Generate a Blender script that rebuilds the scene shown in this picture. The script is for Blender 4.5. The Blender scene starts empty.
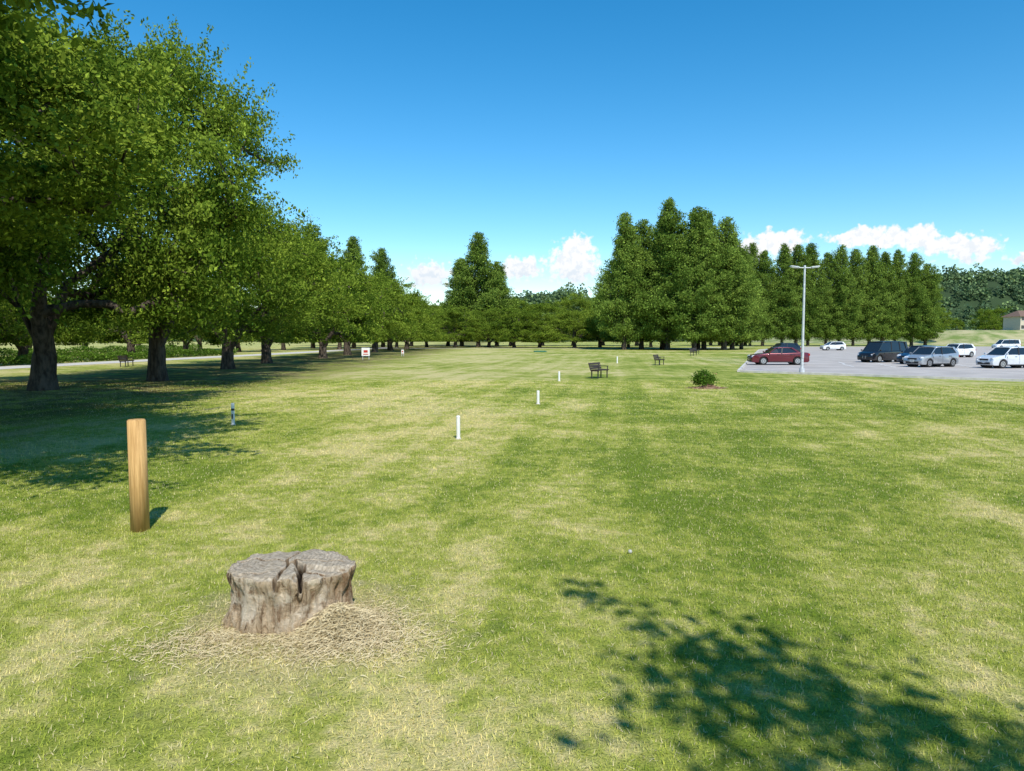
import bpy, bmesh, math, random
import numpy as np
from mathutils import Vector, Matrix
random.seed(3); rs=np.random.RandomState(5)
scene=bpy.context.scene
COL=scene.collection
# ---------------------------------------------------------------- helpers
def nd(nt,t,ins=None,**kw):
    n=nt.nodes.new(t)
    for k,v in kw.items(): setattr(n,k,v)
    if ins:
        for k,v in ins.items():
            s=n.inputs[k]
            if isinstance(v,bpy.types.NodeSocket): nt.links.new(v,s)
            else: s.default_value=v
    return n
def mth(nt,op,a,b=0.0,c=None,clamp=False):
    d={0:a,1:b}
    if c is not None: d[2]=c
    n=nd(nt,'ShaderNodeMath',d,operation=op); n.use_clamp=clamp
    return n.outputs[0]
def mixc(nt,f,a,b,bt='MIX'):
    def fx(v): return v if isinstance(v,bpy.types.NodeSocket) else (tuple(v)+(1,) if len(v)==3 else v)
    n=nd(nt,'ShaderNodeMix',data_type='RGBA',blend_type=bt)
    for i,v in ((0,f),(6,fx(a)),(7,fx(b))):
        if isinstance(v,bpy.types.NodeSocket): nt.links.new(v,n.inputs[i])
        else: n.inputs[i].default_value=v
    return n.outputs[2]
def noise(nt,vec,scale,detail=4,rough=0.55,dist=0.0,dim='3D'):
    n=nt.nodes.new('ShaderNodeTexNoise'); n.noise_dimensions=dim
    nt.links.new(vec,n.inputs['Vector'])
    for k,v in (('Scale',scale),('Detail',detail),('Roughness',rough),('Distortion',dist)): n.inputs[k].default_value=v
    return n.outputs['Fac']
def mrange(nt,v,a,b,c=0.0,d=1.0,smooth=True):
    n=nd(nt,'ShaderNodeMapRange',{'Value':v,'From Min':a,'From Max':b,'To Min':c,'To Max':d})
    n.interpolation_type='SMOOTHSTEP' if smooth else 'LINEAR'
    return n.outputs[0]
def vscale(nt,vec,s):
    return nd(nt,'ShaderNodeVectorMath',{0:vec,1:s},operation='MULTIPLY').outputs[0]
def newmat(name):
    m=bpy.data.materials.new(name); m.use_nodes=True
    nt=m.node_tree; nt.nodes.clear()
    out=nd(nt,'ShaderNodeOutputMaterial')
    return m,nt,out
def princ(nt,out,col,rough=0.8,metal=0.0,bump=None,bstr=0.3,bdist=0.01,spec=0.3,coat=0.0):
    p=nd(nt,'ShaderNodeBsdfPrincipled')
    if isinstance(col,bpy.types.NodeSocket): nt.links.new(col,p.inputs['Base Color'])
    else: p.inputs['Base Color'].default_value=tuple(col)+(1,)
    if isinstance(rough,bpy.types.NodeSocket): nt.links.new(rough,p.inputs['Roughness'])
    else: p.inputs['Roughness'].default_value=rough
    p.inputs['Metallic'].default_value=metal
    p.inputs['Specular IOR Level'].default_value=spec
    p.inputs['Coat Weight'].default_value=coat
    if bump is not None:
        b=nd(nt,'ShaderNodeBump',{'Height':bump,'Strength':bstr,'Distance':bdist})
        nt.links.new(b.outputs[0],p.inputs['Normal'])
    nt.links.new(p.outputs[0],out.inputs[0]); return p
def simple(name,col,rough=0.6,metal=0.0,spec=0.4,coat=0.0,var=0.12,sc=6.0):
    m,nt,out=newmat(name)
    tc=nd(nt,'ShaderNodeTexCoord')
    f=noise(nt,tc.outputs['Object'],sc,3)
    c=mixc(nt,mrange(nt,f,0.3,0.7),[v*(1-var) for v in col],[min(1,v*(1+var)) for v in col])
    princ(nt,out,c,rough,metal,spec=spec,coat=coat); return m

def mesh_np(name,verts,faces,mats,matidx=None,smooth=False):
    me=bpy.data.meshes.new(name)
    verts=np.asarray(verts,dtype=np.float32); faces=np.asarray(faces,dtype=np.int32)
    n,k=faces.shape
    me.vertices.add(len(verts)); me.vertices.foreach_set('co',verts.ravel())
    me.loops.add(n*k); me.loops.foreach_set('vertex_index',faces.ravel())
    me.polygons.add(n); me.polygons.foreach_set('loop_start',np.arange(0,n*k,k,dtype=np.int32))
    for m in mats: me.materials.append(m)
    if matidx is not None: me.polygons.foreach_set('material_index',np.asarray(matidx,dtype=np.int32))
    if smooth is not False:
        s=np.ones(n,dtype=bool) if smooth is True else np.asarray(smooth,dtype=bool)
        me.polygons.foreach_set('use_smooth',s)
    me.update(calc_edges=True); me.validate(); return me
def obj(name,me,loc=(0,0,0),rot=(0,0,0),sc=(1,1,1),parent=None):
    o=bpy.data.objects.new(name,me); o.location=loc; o.rotation_euler=rot; o.scale=sc
    COL.objects.link(o)
    if parent: o.parent=parent
    return o
def bm_obj(name,bm,mats,loc=(0,0,0),rot=(0,0,0),parent=None,smooth=False):
    me=bpy.data.meshes.new(name); bmesh.ops.recalc_face_normals(bm,faces=bm.faces)
    bm.to_mesh(me); bm.free()
    for m in mats: me.materials.append(m)
    if smooth: me.polygons.foreach_set('use_smooth',[True]*len(me.polygons))
    return obj(name,me,loc,rot,(1,1,1),parent)
def add_box(bm,c,s,mi=0,rot=None,bev=0.0):
    M=Matrix.Translation(Vector(c))
    if rot is not None: M=M@rot
    M=M@Matrix.Diagonal((s[0],s[1],s[2],1))
    r=bmesh.ops.create_cube(bm,size=1.0,matrix=M)
    fs=set(f for v in r['verts'] for f in v.link_faces)
    for f in fs: f.material_index=mi
    if bev>0:
        es=list(set(e for v in r['verts'] for e in v.link_edges))
        rr=bmesh.ops.bevel(bm,geom=es,offset=bev,segments=2,affect='EDGES')
        for f in rr['faces']: f.material_index=mi
def add_cyl(bm,c,r1,r2,h,mi=0,rot=None,seg=20,bev=0.0):
    M=Matrix.Translation(Vector(c))
    if rot is not None: M=M@rot
    r=bmesh.ops.create_cone(bm,cap_ends=True,segments=seg,radius1=r1,radius2=r2,depth=h,matrix=M)
    fs=set(f for v in r['verts'] for f in v.link_faces)
    for f in fs: f.material_index=mi
    if bev>0:
        es=[e for e in set(e for v in r['verts'] for e in v.link_edges) if any(len(f.verts)>4 for f in e.link_faces)]
        rr=bmesh.ops.bevel(bm,geom=es,offset=bev,segments=2,affect='EDGES')
        for f in rr['faces']: f.material_index=mi
RX=lambda a:Matrix.Rotation(a,4,'X'); RY=lambda a:Matrix.Rotation(a,4,'Y'); RZ=lambda a:Matrix.Rotation(a,4,'Z')

# ---------------------------------------------------------------- camera
CH=2.1
cam=bpy.data.cameras.new('camera'); cam.sensor_width=36; cam.lens=24.8; cam.clip_end=5000; cam.clip_start=0.05
co=bpy.data.objects.new('camera',cam); co.location=(0,0,CH); co.rotation_euler=(math.radians(90-3.85),0,0)
COL.objects.link(co); scene.camera=co
# ---------------------------------------------------------------- light
EL=math.radians(50)
sd=Vector((-0.26,0.965,0)).normalized()
ld=Vector((sd.x*math.cos(EL),sd.y*math.cos(EL),-math.sin(EL)))
sun=bpy.data.lights.new('sun','SUN'); sun.energy=5.0; sun.angle=math.radians(0.5); sun.color=(1,0.955,0.86)
so=bpy.data.objects.new('sun',sun); so.rotation_euler=ld.to_track_quat('-Z','Y').to_euler(); so.location=(10,-20,40); COL.objects.link(so)
w=bpy.data.worlds.new('World'); scene.world=w; w.use_nodes=True
nt=w.node_tree; nt.nodes.clear()
sky=nd(nt,'ShaderNodeTexSky'); sky.sky_type='NISHITA'; sky.sun_disc=False
sky.sun_elevation=EL; sky.sun_rotation=math.atan2(-sd.x,-sd.y); sky.air_density=1.0; sky.dust_density=0.1; sky.ozone_density=2.2; sky.altitude=200
hs=nd(nt,'ShaderNodeHueSaturation',{'Color':sky.outputs[0],'Saturation':1.42,'Value':1.28,'Hue':0.492})
tc=nd(nt,'ShaderNodeTexCoord'); D=tc.outputs['Generated']
sp=nd(nt,'ShaderNodeSeparateXYZ',{0:D})
az=mth(nt,'ARCTAN2',sp.outputs[0],sp.outputs[1]); el=mth(nt,'ARCSINE',sp.outputs[2])
P=nd(nt,'ShaderNodeCombineXYZ',{0:az,1:el,2:0.0}).outputs[0]
dn=nt.nodes.new('ShaderNodeTexNoise'); dn.noise_dimensions='2D'; nt.links.new(P,dn.inputs['Vector'])
dn.inputs['Scale'].default_value=60; dn.inputs['Detail'].default_value=2; dn.inputs['Roughness'].default_value=.6
dv=nd(nt,'ShaderNodeVectorMath',{0:dn.outputs['Color'],1:(0.5,0.5,0.5)},operation='SUBTRACT').outputs[0]
dv=vscale(nt,dv,(0.032,0.026,0.0))
P2=nd(nt,'ShaderNodeVectorMath',{0:P,1:dv},operation='ADD').outputs[0]
def sky_dir(px,py):
    u=(px-512)/705; a=math.atan(u); e=math.atan((338-py)/705/math.sqrt(1+u*u)); return a,e
puffs=[(574,266,25,20),(576,250,15,15),(522,269,22,12),(430,275,24,12),(745,254,16,15),(772,244,28,11),
       (848,239,28,8),(880,239,26,9),(912,239,20,11),(938,246,28,10),(970,249,26,11),(1018,258,14,5)]
acc=None
for (px,py,rx,ry) in puffs:
    a,e=sky_dir(px,py); k=1/705/(1+((px-512)/705)**2)
    v=nd(nt,'ShaderNodeVectorMath',{0:P2,1:(a,e,0)},operation='SUBTRACT').outputs[0]
    v=vscale(nt,v,(1/(rx*k),1/(ry/705*0.95),0))
    l=nd(nt,'ShaderNodeVectorMath',{0:v},operation='LENGTH').outputs['Value']
    m=mth(nt,'SUBTRACT',1.35,l)
    acc=m if acc is None else mth(nt,'SMOOTH_MAX',acc,m,0.3)
fn=noise(nt,P,95,3,0.6,dim='2D')
mask=mth(nt,'ADD',acc,mth(nt,'MULTIPLY',mth(nt,'SUBTRACT',fn,0.5),1.2))
mask=mrange(nt,mask,0.12,0.62)
elv=mrange(nt,el,0.065,0.125)
ccol=mixc(nt,mth(nt,'ADD',mth(nt,'MULTIPLY',mrange(nt,fn,0.35,0.58),0.55),mth(nt,'MULTIPLY',elv,0.6),clamp=True),(5.2,5.85,6.6),(7.3,7.3,7.3))
mask=mth(nt,'MULTIPLY',mask,0.98)
fc=mixc(nt,mask,hs.outputs[0],ccol)
bg=nd(nt,'ShaderNodeBackground',{'Color':fc,'Strength':0.14})
wo=nd(nt,'ShaderNodeOutputWorld',{'Surface':bg.outputs[0]})

# ---------------------------------------------------------------- lawn
STUMP=(-1.66,5.17)
def lawn_color(nt,full=True):
    g=nd(nt,'ShaderNodeNewGeometry'); p=g.outputs['Position']
    s=nd(nt,'ShaderNodeSeparateXYZ',{0:p})
    pf=vscale(nt,p,(1,1,0))
    n1=noise(nt,pf,0.13,1,dim='2D'); n2=noise(nt,pf,0.75,4,0.70,dim='2D'); n3=noise(nt,pf,5,2,0.65,dim='2D')
    rot=nd(nt,'ShaderNodeVectorRotate',{'Vector':pf,'Angle':math.radians(9)}); rot.rotation_type='Z_AXIS'
    n4=noise(nt,vscale(nt,rot.outputs[0],(1.3,0.07,0)),0.9,2,0.6,dim='2D')
    def dev(n,k): return mth(nt,'MULTIPLY',mth(nt,'SUBTRACT',n,0.5),k)
    t=mth(nt,'ADD',dev(n1,1.6),dev(n2,2.5)); t=mth(nt,'ADD',t,dev(n3,1.4)); t=mth(nt,'ADD',t,dev(n4,1.15))
    band=mth(nt,'MULTIPLY',mrange(nt,s.outputs[1],7,16),mrange(nt,s.outputs[0],9,-3))
    t=mth(nt,'ADD',t,mth(nt,'MULTIPLY',band,0.24))
    t=mth(nt,'ADD',t,mrange(nt,s.outputs[1],24,60,0.04,.15))
    f1=mrange(nt,t,-0.62,0.20); f2=mrange(nt,t,0.02,0.85)
    c=mixc(nt,f1,(0.185,0.250,0.034),(0.385,0.405,0.088))
    c=mixc(nt,f2,c,(0.66,0.56,0.27))
    worn_shade=mth(nt,'MULTIPLY',mrange(nt,s.outputs[0],-8,-14),mrange(nt,s.outputs[0],-29,-23))
    worn_shade=mth(nt,'MULTIPLY',worn_shade,mrange(nt,n2,0.33,0.58))
    c=mixc(nt,mth(nt,'MULTIPLY',worn_shade,0.85),c,(0.12,0.10,0.045))  # worn brown ground by the left trees, with their shade painted in darker
    dist=nd(nt,'ShaderNodeVectorMath',{0:pf,1:(STUMP[0]+0.16,STUMP[1]-0.15,0)},operation='DISTANCE').outputs['Value']
    dist=mth(nt,'ADD',dist,dev(n2,1.5)); dist=mth(nt,'ADD',dist,dev(n3,1.0))
    c=mixc(nt,mrange(nt,dist,1.15,0.5,0,0.75),c,(0.54,0.45,0.25))
    return c,pf,n3
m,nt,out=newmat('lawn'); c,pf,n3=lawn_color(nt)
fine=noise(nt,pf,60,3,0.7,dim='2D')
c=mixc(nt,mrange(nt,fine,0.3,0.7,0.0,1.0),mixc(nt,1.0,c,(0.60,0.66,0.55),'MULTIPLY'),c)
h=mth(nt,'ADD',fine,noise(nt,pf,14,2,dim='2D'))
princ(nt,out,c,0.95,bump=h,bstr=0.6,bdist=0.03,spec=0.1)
LAWN=m
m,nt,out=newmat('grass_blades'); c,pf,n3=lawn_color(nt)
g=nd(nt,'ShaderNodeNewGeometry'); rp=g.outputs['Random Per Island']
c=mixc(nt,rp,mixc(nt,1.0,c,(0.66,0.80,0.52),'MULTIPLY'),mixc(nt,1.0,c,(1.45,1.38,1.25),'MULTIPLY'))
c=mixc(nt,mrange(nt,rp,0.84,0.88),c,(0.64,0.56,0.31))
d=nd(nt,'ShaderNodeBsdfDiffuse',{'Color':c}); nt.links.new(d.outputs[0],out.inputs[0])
BLADE=m
def grid(xs,ys,zf):
    X,Y=np.meshgrid(xs,ys); Z=zf(X,Y)
    v=np.stack([X.ravel(),Y.ravel(),Z.ravel()],1)
    nx=len(xs); ny=len(ys)
    i=np.arange(nx*ny).reshape(ny,nx)
    f=np.stack([i[:-1,:-1].ravel(),i[:-1,1:].ravel(),i[1:,1:].ravel(),i[1:,:-1].ravel()],1)
    return v,f
xs=np.concatenate([np.linspace(-2500,-100,20)[:-1],np.linspace(-100,250,60),np.linspace(250,2500,20)[1:]])
ys=np.concatenate([np.linspace(-400,-20,8)[:-1],np.linspace(-20,300,60),np.linspace(300,3500,24)[1:]])
v,f=grid(xs,ys,lambda X,Y:0*X)
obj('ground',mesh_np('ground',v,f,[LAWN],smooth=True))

def blade_tile(size,n,hmin,hmax,wd,seed):
    r=np.random.RandomState(seed)
    x=r.uniform(-size/2,size/2,n); y=r.uniform(-size/2,size/2,n)
    x+=0.02*np.sin(y*23+seed); y+=0.02*np.sin(x*31)
    a=r.uniform(0,2*np.pi,n); h=r.uniform(hmin,hmax,n); tilt=np.abs(r.normal(0.75,0.45,n)).clip(0,1.5)
    straw=r.rand(n)<0.12; tilt[straw]=r.uniform(1.3,1.5,straw.sum()); h[straw]*=1.4
    w=wd*r.uniform(0.7,1.3,n); w[straw]*=.7
    dx,dy=np.cos(a),np.sin(a)
    bx,by=-dy*w/2,dx*w/2
    z0=np.where(straw,r.uniform(0.005,0.03,n),-0.003)
    v=np.zeros((n,3,3))
    v[:,0]=np.stack([x-bx,y-by,z0],1); v[:,1]=np.stack([x+bx,y+by,z0],1)
    hz=h*np.cos(tilt); hx=h*np.sin(tilt)
    v[:,2]=np.stack([x+dx*hx,y+dy*hx,z0+hz],1)
    return mesh_np('grass_tile',v.reshape(-1,3),np.arange(n*3).reshape(n,3),[BLADE])
gp=bpy.data.objects.new('lawn_grass',None); COL.objects.link(gp)
lv=[([blade_tile(2,17000,0.015,0.045,0.0055,s) for s in (1,2,3)],2,1.0,9),
    ([blade_tile(2,7000,0.015,0.045,0.009,s) for s in (4,5)],2,9,19),
    ([blade_tile(4,8000,0.015,0.045,0.018,s) for s in (6,7)],4,19,35)]
cnt=0
for tiles,size,y0,y1 in lv:
    y=y0+size/2
    while y<y1:
        half=0.80*(y+size)+1.5
        k=int(math.ceil(half/size))
        for i in range(-k,k+1):
            X=i*size
            if (X-14)*0.69+(y-43.5)*0.72>-3.5: continue
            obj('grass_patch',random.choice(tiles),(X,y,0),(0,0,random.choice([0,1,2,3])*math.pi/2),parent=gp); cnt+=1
        y+=size
print('grass tiles',cnt)

# ---------------------------------------------------------------- foliage materials
def leafmat(name,dark,light,haze_tint=None,trans=0.35,sc=0.5):
    m,nt,out=newmat(name)
    g=nd(nt,'ShaderNodeNewGeometry'); oi=nd(nt,'ShaderNodeObjectInfo')
    rp=g.outputs['Random Per Island']
    n=noise(nt,g.outputs['Position'],sc,0)
    f=mth(nt,'ADD',mth(nt,'MULTIPLY',rp,0.55),mth(nt,'MULTIPLY',mrange(nt,n,0.3,0.7),0.45))
    f=mth(nt,'ADD',f,mth(nt,'MULTIPLY',mth(nt,'SUBTRACT',oi.outputs['Random'],.5),0.3),clamp=True)
    c=mixc(nt,f,dark,light)
    c=mixc(nt,mrange(nt,rp,0.955,0.985),c,[min(1,v*1.6) for v in light])
    if haze_tint: c=mixc(nt,haze_tint[0],c,haze_tint[1])
    d=nd(nt,'ShaderNodeBsdfDiffuse',{'Color':c}); tr=nd(nt,'ShaderNodeBsdfTranslucent',{'Color':c})
    mx=nd(nt,'ShaderNodeMixShader',{0:trans,1:d.outputs[0],2:tr.outputs[0]})
    nt.links.new(mx.outputs[0],out.inputs[0])
    return m
CHERRY=leafmat('cherry_leaves',(0.065,0.125,0.012),(0.275,0.360,0.046),sc=0.7,trans=.26)
CONIF=leafmat('redwood_needles',(0.078,0.14,0.020),(0.235,0.33,0.058),trans=0.22,sc=0.35)
HILLF=leafmat('hill_foliage',(0.05,0.10,0.03),(0.20,0.28,0.085),haze_tint=(0.12,(0.16,0.24,0.32)),trans=0.15,sc=0.06)  # bluish mix paints distance haze into the leaf colour
BUSHF=leafmat('shrub_leaves',(0.05,0.12,0.015),(0.18,0.29,0.04),sc=6)
m,nt,out=newmat('bark'); tc=nd(nt,'ShaderNodeTexCoord')
q=vscale(nt,tc.outputs['Object'],(1,1,0.35)); n=noise(nt,q,7,4,0.65)
c=mixc(nt,mrange(nt,n,0.3,0.7),(0.03,0.023,0.018),(0.13,0.105,0.082))
princ(nt,out,c,0.9,bump=n,bstr=1.0,bdist=0.06,spec=0.15); BARK=m

def tubes(nodes,par,rad,sides=6):
    V=[];F=[];vi=0
    ang=np.arange(sides)*2*np.pi/sides
    for i,p in enumerate(par):
        if p<0: continue
        a=nodes[p];b=nodes[i]; d=b-a; L=np.linalg.norm(d)
        if L<1e-4: continue
        d=d/L
        up=np.array([1,0,0]) if abs(d[0])<0.8 else np.array([0,1,0])
        u=np.cross(d,up);u/=np.linalg.norm(u);w_=np.cross(d,u)
        ra=min(rad[p],rad[i]*1.45+0.01); rb=rad[i]
        c=np.cos(ang)[:,None]*u+np.sin(ang)[:,None]*w_
        V.append(a-d*ra*0.2+c*ra);V.append(b+c*rb)
        k=np.arange(sides);k2=(k+1)%sides
        F.append(np.stack([vi+k,vi+k2,vi+sides+k2,vi+sides+k],1)); vi+=2*sides
    return np.concatenate(V),np.concatenate(F)
def leaf_quads(c,size,asp,r,droop=0.3,horiz=0.0):
    n=len(c)
    d=r.normal(0,1,(n,3)); d[:,2]=d[:,2]*(1-horiz)-droop; d/=np.linalg.norm(d,axis=1)[:,None]
    e=r.normal(0,1,(n,3)); e-=d*(e*d).sum(1)[:,None]; e/=np.linalg.norm(e,axis=1)[:,None]
    s=size*r.uniform(0.65,1.35,n)[:,None]
    nn=np.cross(d,e)
    v=np.stack([c-d*s*0.5,c+e*s*asp*0.5+nn*s*0.08,c+d*s*0.5,c-e*s*asp*0.5+nn*s*0.08],1)
    return v.reshape(-1,3),np.arange(n*4).reshape(n,4)
def join(parts):
    V=[];F=[];M=[];S=[];o=0
    for v,f,mi,sm in parts:
        V.append(v);F.append(f+o);M.append(np.full(len(f),mi));S.append(np.full(len(f),sm));o+=len(v)
    return np.concatenate(V),np.concatenate(F),np.concatenate(M),np.concatenate(S)
def cherry(seed,H=11.0,R=6.2,zb=2.3,ncl=230,nleaf=300,leaf=0.17,trunk_r=0.36,low=0.9,nlobe=44,lob=0.8,qp=0.35,th0=1.7):
    r=np.random.RandomState(seed)
    nodes=[np.array([0,0,-0.1]),np.array([0.03,0.02,0.5]),np.array([0.1,-0.03,1.1*th0/1.7]),np.array([0.12,0.05,th0])]
    par=[-1,0,1,2]
    ph=r.uniform(0,6.28,4)
    Lb=[]
    while len(Lb)<nlobe:
        t=r.rand(); th=r.uniform(0,2*np.pi)
        rr=R*0.93*max(0.0,np.sin(np.pi*(0.2+0.77*t)))**0.65
        rr*=1+0.16*np.sin(2*th+ph[0])+0.13*np.sin(3*th+ph[1]+4*t)
        q=r.rand()**qp*rr
        z=zb+0.3+t*(H-0.6-zb)
        z-= low*(q/R)**2*(1-t)
        if t<0.45 and q<R*0.45: continue
        p=np.array([q*np.cos(th),q*np.sin(th),z])
        if Lb and min(np.linalg.norm(p-o_) for o_ in Lb)<1.15: 
            if r.rand()<.9: continue
        Lb.append(p)
    A=[]
    for i in range(ncl):
        c=Lb[i%nlobe]; s=lob*r.uniform(.7,1.15)
        p=c+r.normal(0,1,3)*np.array([s,s,s*.6]); p[2]=max(p[2],zb-.4)
        A.append(p)
    A.sort(key=lambda p:np.linalg.norm(p-nodes[3]))
    tips=[]
    for k in range(5):
        th=k*1.257+r.uniform(-.3,.3); base=3 if k<3 else 2
        L=R*0.45
        p0=nodes[base]
        prev=base
        for s in (0.3,0.65,1.0):
            p=p0+np.array([np.cos(th)*L*s,np.sin(th)*L*s,(H*0.33)*s**0.8])+r.normal(0,.12,3)
            nodes.append(p);par.append(prev);prev=len(nodes)-1
    prev=3
    for s in (1,2,3):
        nodes.append(nodes[prev]+np.array([r.normal(0,.25),r.normal(0,.25),H*0.14]));par.append(prev);prev=len(nodes)-1
    for p in A:
        NA=np.array(nodes[3:]); dd=np.linalg.norm(NA-p,axis=1)+0.5*np.maximum(0,NA[:,2]-p[2])
        j=int(np.argmin(dd))+3; a=nodes[j]; L=np.linalg.norm(p-a)
        k=max(1,int(L/0.8)); prev=j
        side=r.normal(0,.12,3)*L
        for s in range(1,k+1):
            u=s/k; q=a+(p-a)*u+side*np.sin(np.pi*u)+np.array([0,0,0.10*L*np.sin(np.pi*u)])
            nodes.append(q);par.append(prev);prev=len(nodes)-1
        tips.append(prev)
    n=len(nodes); cntc=np.zeros(n)
    for t_ in tips: cntc[t_]+=1
    for i in range(n-1,-1,-1):
        if par[i]>=0: cntc[par[i]]+=cntc[i]
    cntc=np.maximum(cntc,0.5)
    rad=trunk_r*(cntc/cntc[0])**0.58
    rad=np.maximum(rad,0.012); rad[0]*=1.45; rad[1]*=1.08
    tv,tf=tubes(nodes,par,rad,8)
    C=[]
    for p in A:
        k=int(nleaf*r.uniform(0.5,1.4)); sg=r.uniform(0.30,0.6)
        g=r.normal(0,1,(k,3))*np.array([sg,sg,sg*0.45]); 
        g[:,2]-=0.15*(g[:,0]**2+g[:,1]**2)
        C.append(p+g)
        if r.rand()<0.7:
            dr=p-np.array([0,0,H*0.42]); dr/=np.linalg.norm(dr); dr+=r.normal(0,.3,3)
            k2=int(nleaf*0.25); u=r.rand(k2)[:,None]
            C.append(p+dr*u*1.7+np.array([0,0,-.45])*u**2+r.normal(0,.10,(k2,3)))
    C=np.concatenate(C); C=C[C[:,2]>1.6]
    lv_,lf=leaf_quads(C,leaf,0.55,r,0.35)
    V,F,M,S=join([(tv,tf,0,True),(lv_,lf,1,False)])
    return mesh_np('cherry_tree',V,F,[BARK,CHERRY],M,S)
def redwood(seed,H=25.0,R=4.6,n_el=44000,el=0.36,z0=1.2,pw=0.66):
    r=np.random.RandomState(seed)
    nodes=[np.array([0,0,-0.2])];par=[-1];rad=[0.55]
    K=14
    for k in range(1,K+1):
        z=H*0.95*k/K
        nodes.append(np.array([r.normal(0,.06)*k*.3,r.normal(0,.06)*k*.3,z]));par.append(k-1);rad.append(0.42*(1-k/K)+0.03)
    ph=r.uniform(0,6.28,8); C=[]
    nb=int(H*9); tot=0; Bs=[]
    for b in range(nb):
        t=(b+r.rand())/nb
        z=z0+t*(H*0.95-z0); th=b*2.399+r.normal(0,.5)
        prof=min(1.0,(1-t)**pw*1.22)*(0.78+0.22*min(1,t/0.15))
        L=R*prof*(1+0.20*np.sin(2*th+ph[0]+t*5)+0.14*np.sin(7*t+ph[1]+th)+.10*np.sin(15*t+ph[2]+3*th))*r.uniform(0.74,1.16)+0.2
        Bs.append((z,th,L,t)); tot+=L**1.3
    for z,th,L,t in Bs:
        k=max(12,int(n_el*L**1.3/tot)); u=r.rand(k)**0.55
        rise=0.55+0.7*t
        zz=z+rise*L*u-0.25*L*u**2
        sg=0.22+0.26*L/R*(1.1-u*0.5)
        thj=th+r.normal(0,.10,k)
        C.append(np.stack([np.cos(thj)*L*u+r.normal(0,1,k)*sg,np.sin(thj)*L*u+r.normal(0,1,k)*sg,zz+r.normal(0,1,k)*sg*0.8],1))
        if L>1.0:
            i0=min(K,max(1,int(z/(H*0.95)*K)))
            b0=nodes[i0].copy(); b0[2]=z
            nodes.append(b0);par.append(-1);rad.append(0.06)
            nodes.append(np.array([np.cos(th)*L*.8,np.sin(th)*L*.8,z+rise*L*.8-.25*L*.64]));par.append(len(nodes)-2);rad.append(0.02)
    tv,tf=tubes(nodes,par,rad,6)
    C=np.concatenate(C); C=C[C[:,2]>0.9]
    lv_,lf=leaf_quads(C,el,0.5,r,0.1,0.1)
    V,F,M,S=join([(tv,tf,0,True),(lv_,lf,1,False)])
    return mesh_np('redwood_tree',V,F,[BARK,CONIF],M,S)
CN=[cherry(11,ncl=290,nleaf=280,leaf=0.14,nlobe=46,zb=2.7),cherry(17,ncl=290,nleaf=280,leaf=0.14,nlobe=46,zb=2.7)]
CF=[cherry(23,nleaf=190,leaf=0.20,zb=2.1),cherry(29,nleaf=190,leaf=0.20,zb=2.3),cherry(31,nleaf=190,leaf=0.20,zb=2.1)]
RW=[redwood(s) for s in (41,43,47,53)]
HIGH=cherry(61,H=13.0,R=6.0,zb=6.6,ncl=320,nleaf=330,leaf=.18,th0=3.4,nlobe=65,trunk_r=.4,low=.2)
DENSE=cherry(71,H=11.0,R=6.0,zb=3.2,ncl=300,nleaf=330,leaf=.175,nlobe=56)
def T(kind,me,x,y,sx=1,sz=1,rot=None):
    obj(kind,me,(x,y,0),(0,0,random.uniform(0,6.28) if rot is None else rot),(sx,sx,sz))
T('cherry_tree',CN[0],-19.0,28.5,1.20,1.30,0.4)
T('cherry_tree',CN[1],-17.4,34.6,1.08,1.40,2.2)
T('cherry_tree',HIGH,-12.6,9.2,1.0,1.0,4.0)
T('cherry_tree',HIGH,-18.5,12.5,1.0,1.0,1.0)
T('cherry_tree',HIGH,-16.0,17.6,1.0,.80,2.5)
T('cherry_tree',HIGH,-10.8,6.2,.95,1.0,5.4)
T('cherry_tree',CN[0],-29,22,1.1,1.2,5.0)
for i,(x,y,sx,sz) in enumerate([(-19.2,47.7,1.12,1.0),(-20.5,59,1.08,.98),(-19.8,74,1.12,1.0),(-20.5,88,1.15,.98),(-20,103,1.15,.97),(-20.5,119,1.2,.95),(-20,134,1.2,.92)]):
    T('cherry_tree',(CN+CF)[(i*2+1)%5] if i<2 else CF[i%3],x,y,sx,sz)
for i,(x,y) in enumerate([(-45,38),(-43,50),(-44,63),(-42,77),(-43,92),(-42,108),(-41,124),(-60,52),(-62,70),(-60,88),(-58,108),(-74,80),(-78,100),(-80,62),(-57,128),(-75,125),(-92,95),(-95,118),(-60,36),(-31,128),(-32,144)]):
    T('cherry_tree',CF[i%3],x+random.uniform(-1,1),y,random.uniform(.9,1.1),random.uniform(.85,1.05))
for i in range(11):
    x=-31+i*6.3; T('cherry_tree',CF[i%3],x+random.uniform(-1,1),152+random.uniform(-9,6)+ (i*0.9),random.uniform(.9,1.15),random.uniform(.66,.86))
for i in range(11):
    x=-52+i*8.6; T('cherry_tree',CF[(i+1)%3],x,190+random.uniform(-8,8),random.uniform(1.2,1.5),random.uniform(1.0,1.35))
for i,(x,y,sx,sz) in enumerate([(-40,142,1.0,1.02),(-34,152,.9,.98),(-28.5,156,.85,.9),
    (-12.5,176,1.15,.90),(-8.2,172,1.2,1.14),(-3.8,178,1.1,.88),
    (20.0,126,.85,1.0),(24.0,131,1.0,.98),(27.3,124,.95,1.08),(31.2,121,1.0,1.0),(34.5,127,.95,1.02),(37.2,124,1.0,.95),(29,136,1.1,1.05),(36,137,1.1,1.0),(40.5,130,.95,.84),(43.5,134,.85,.76),(22,139,1.,.9)]):
    T('dawn_redwood_tree',RW[i%4],x,y,sx,sz)
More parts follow.
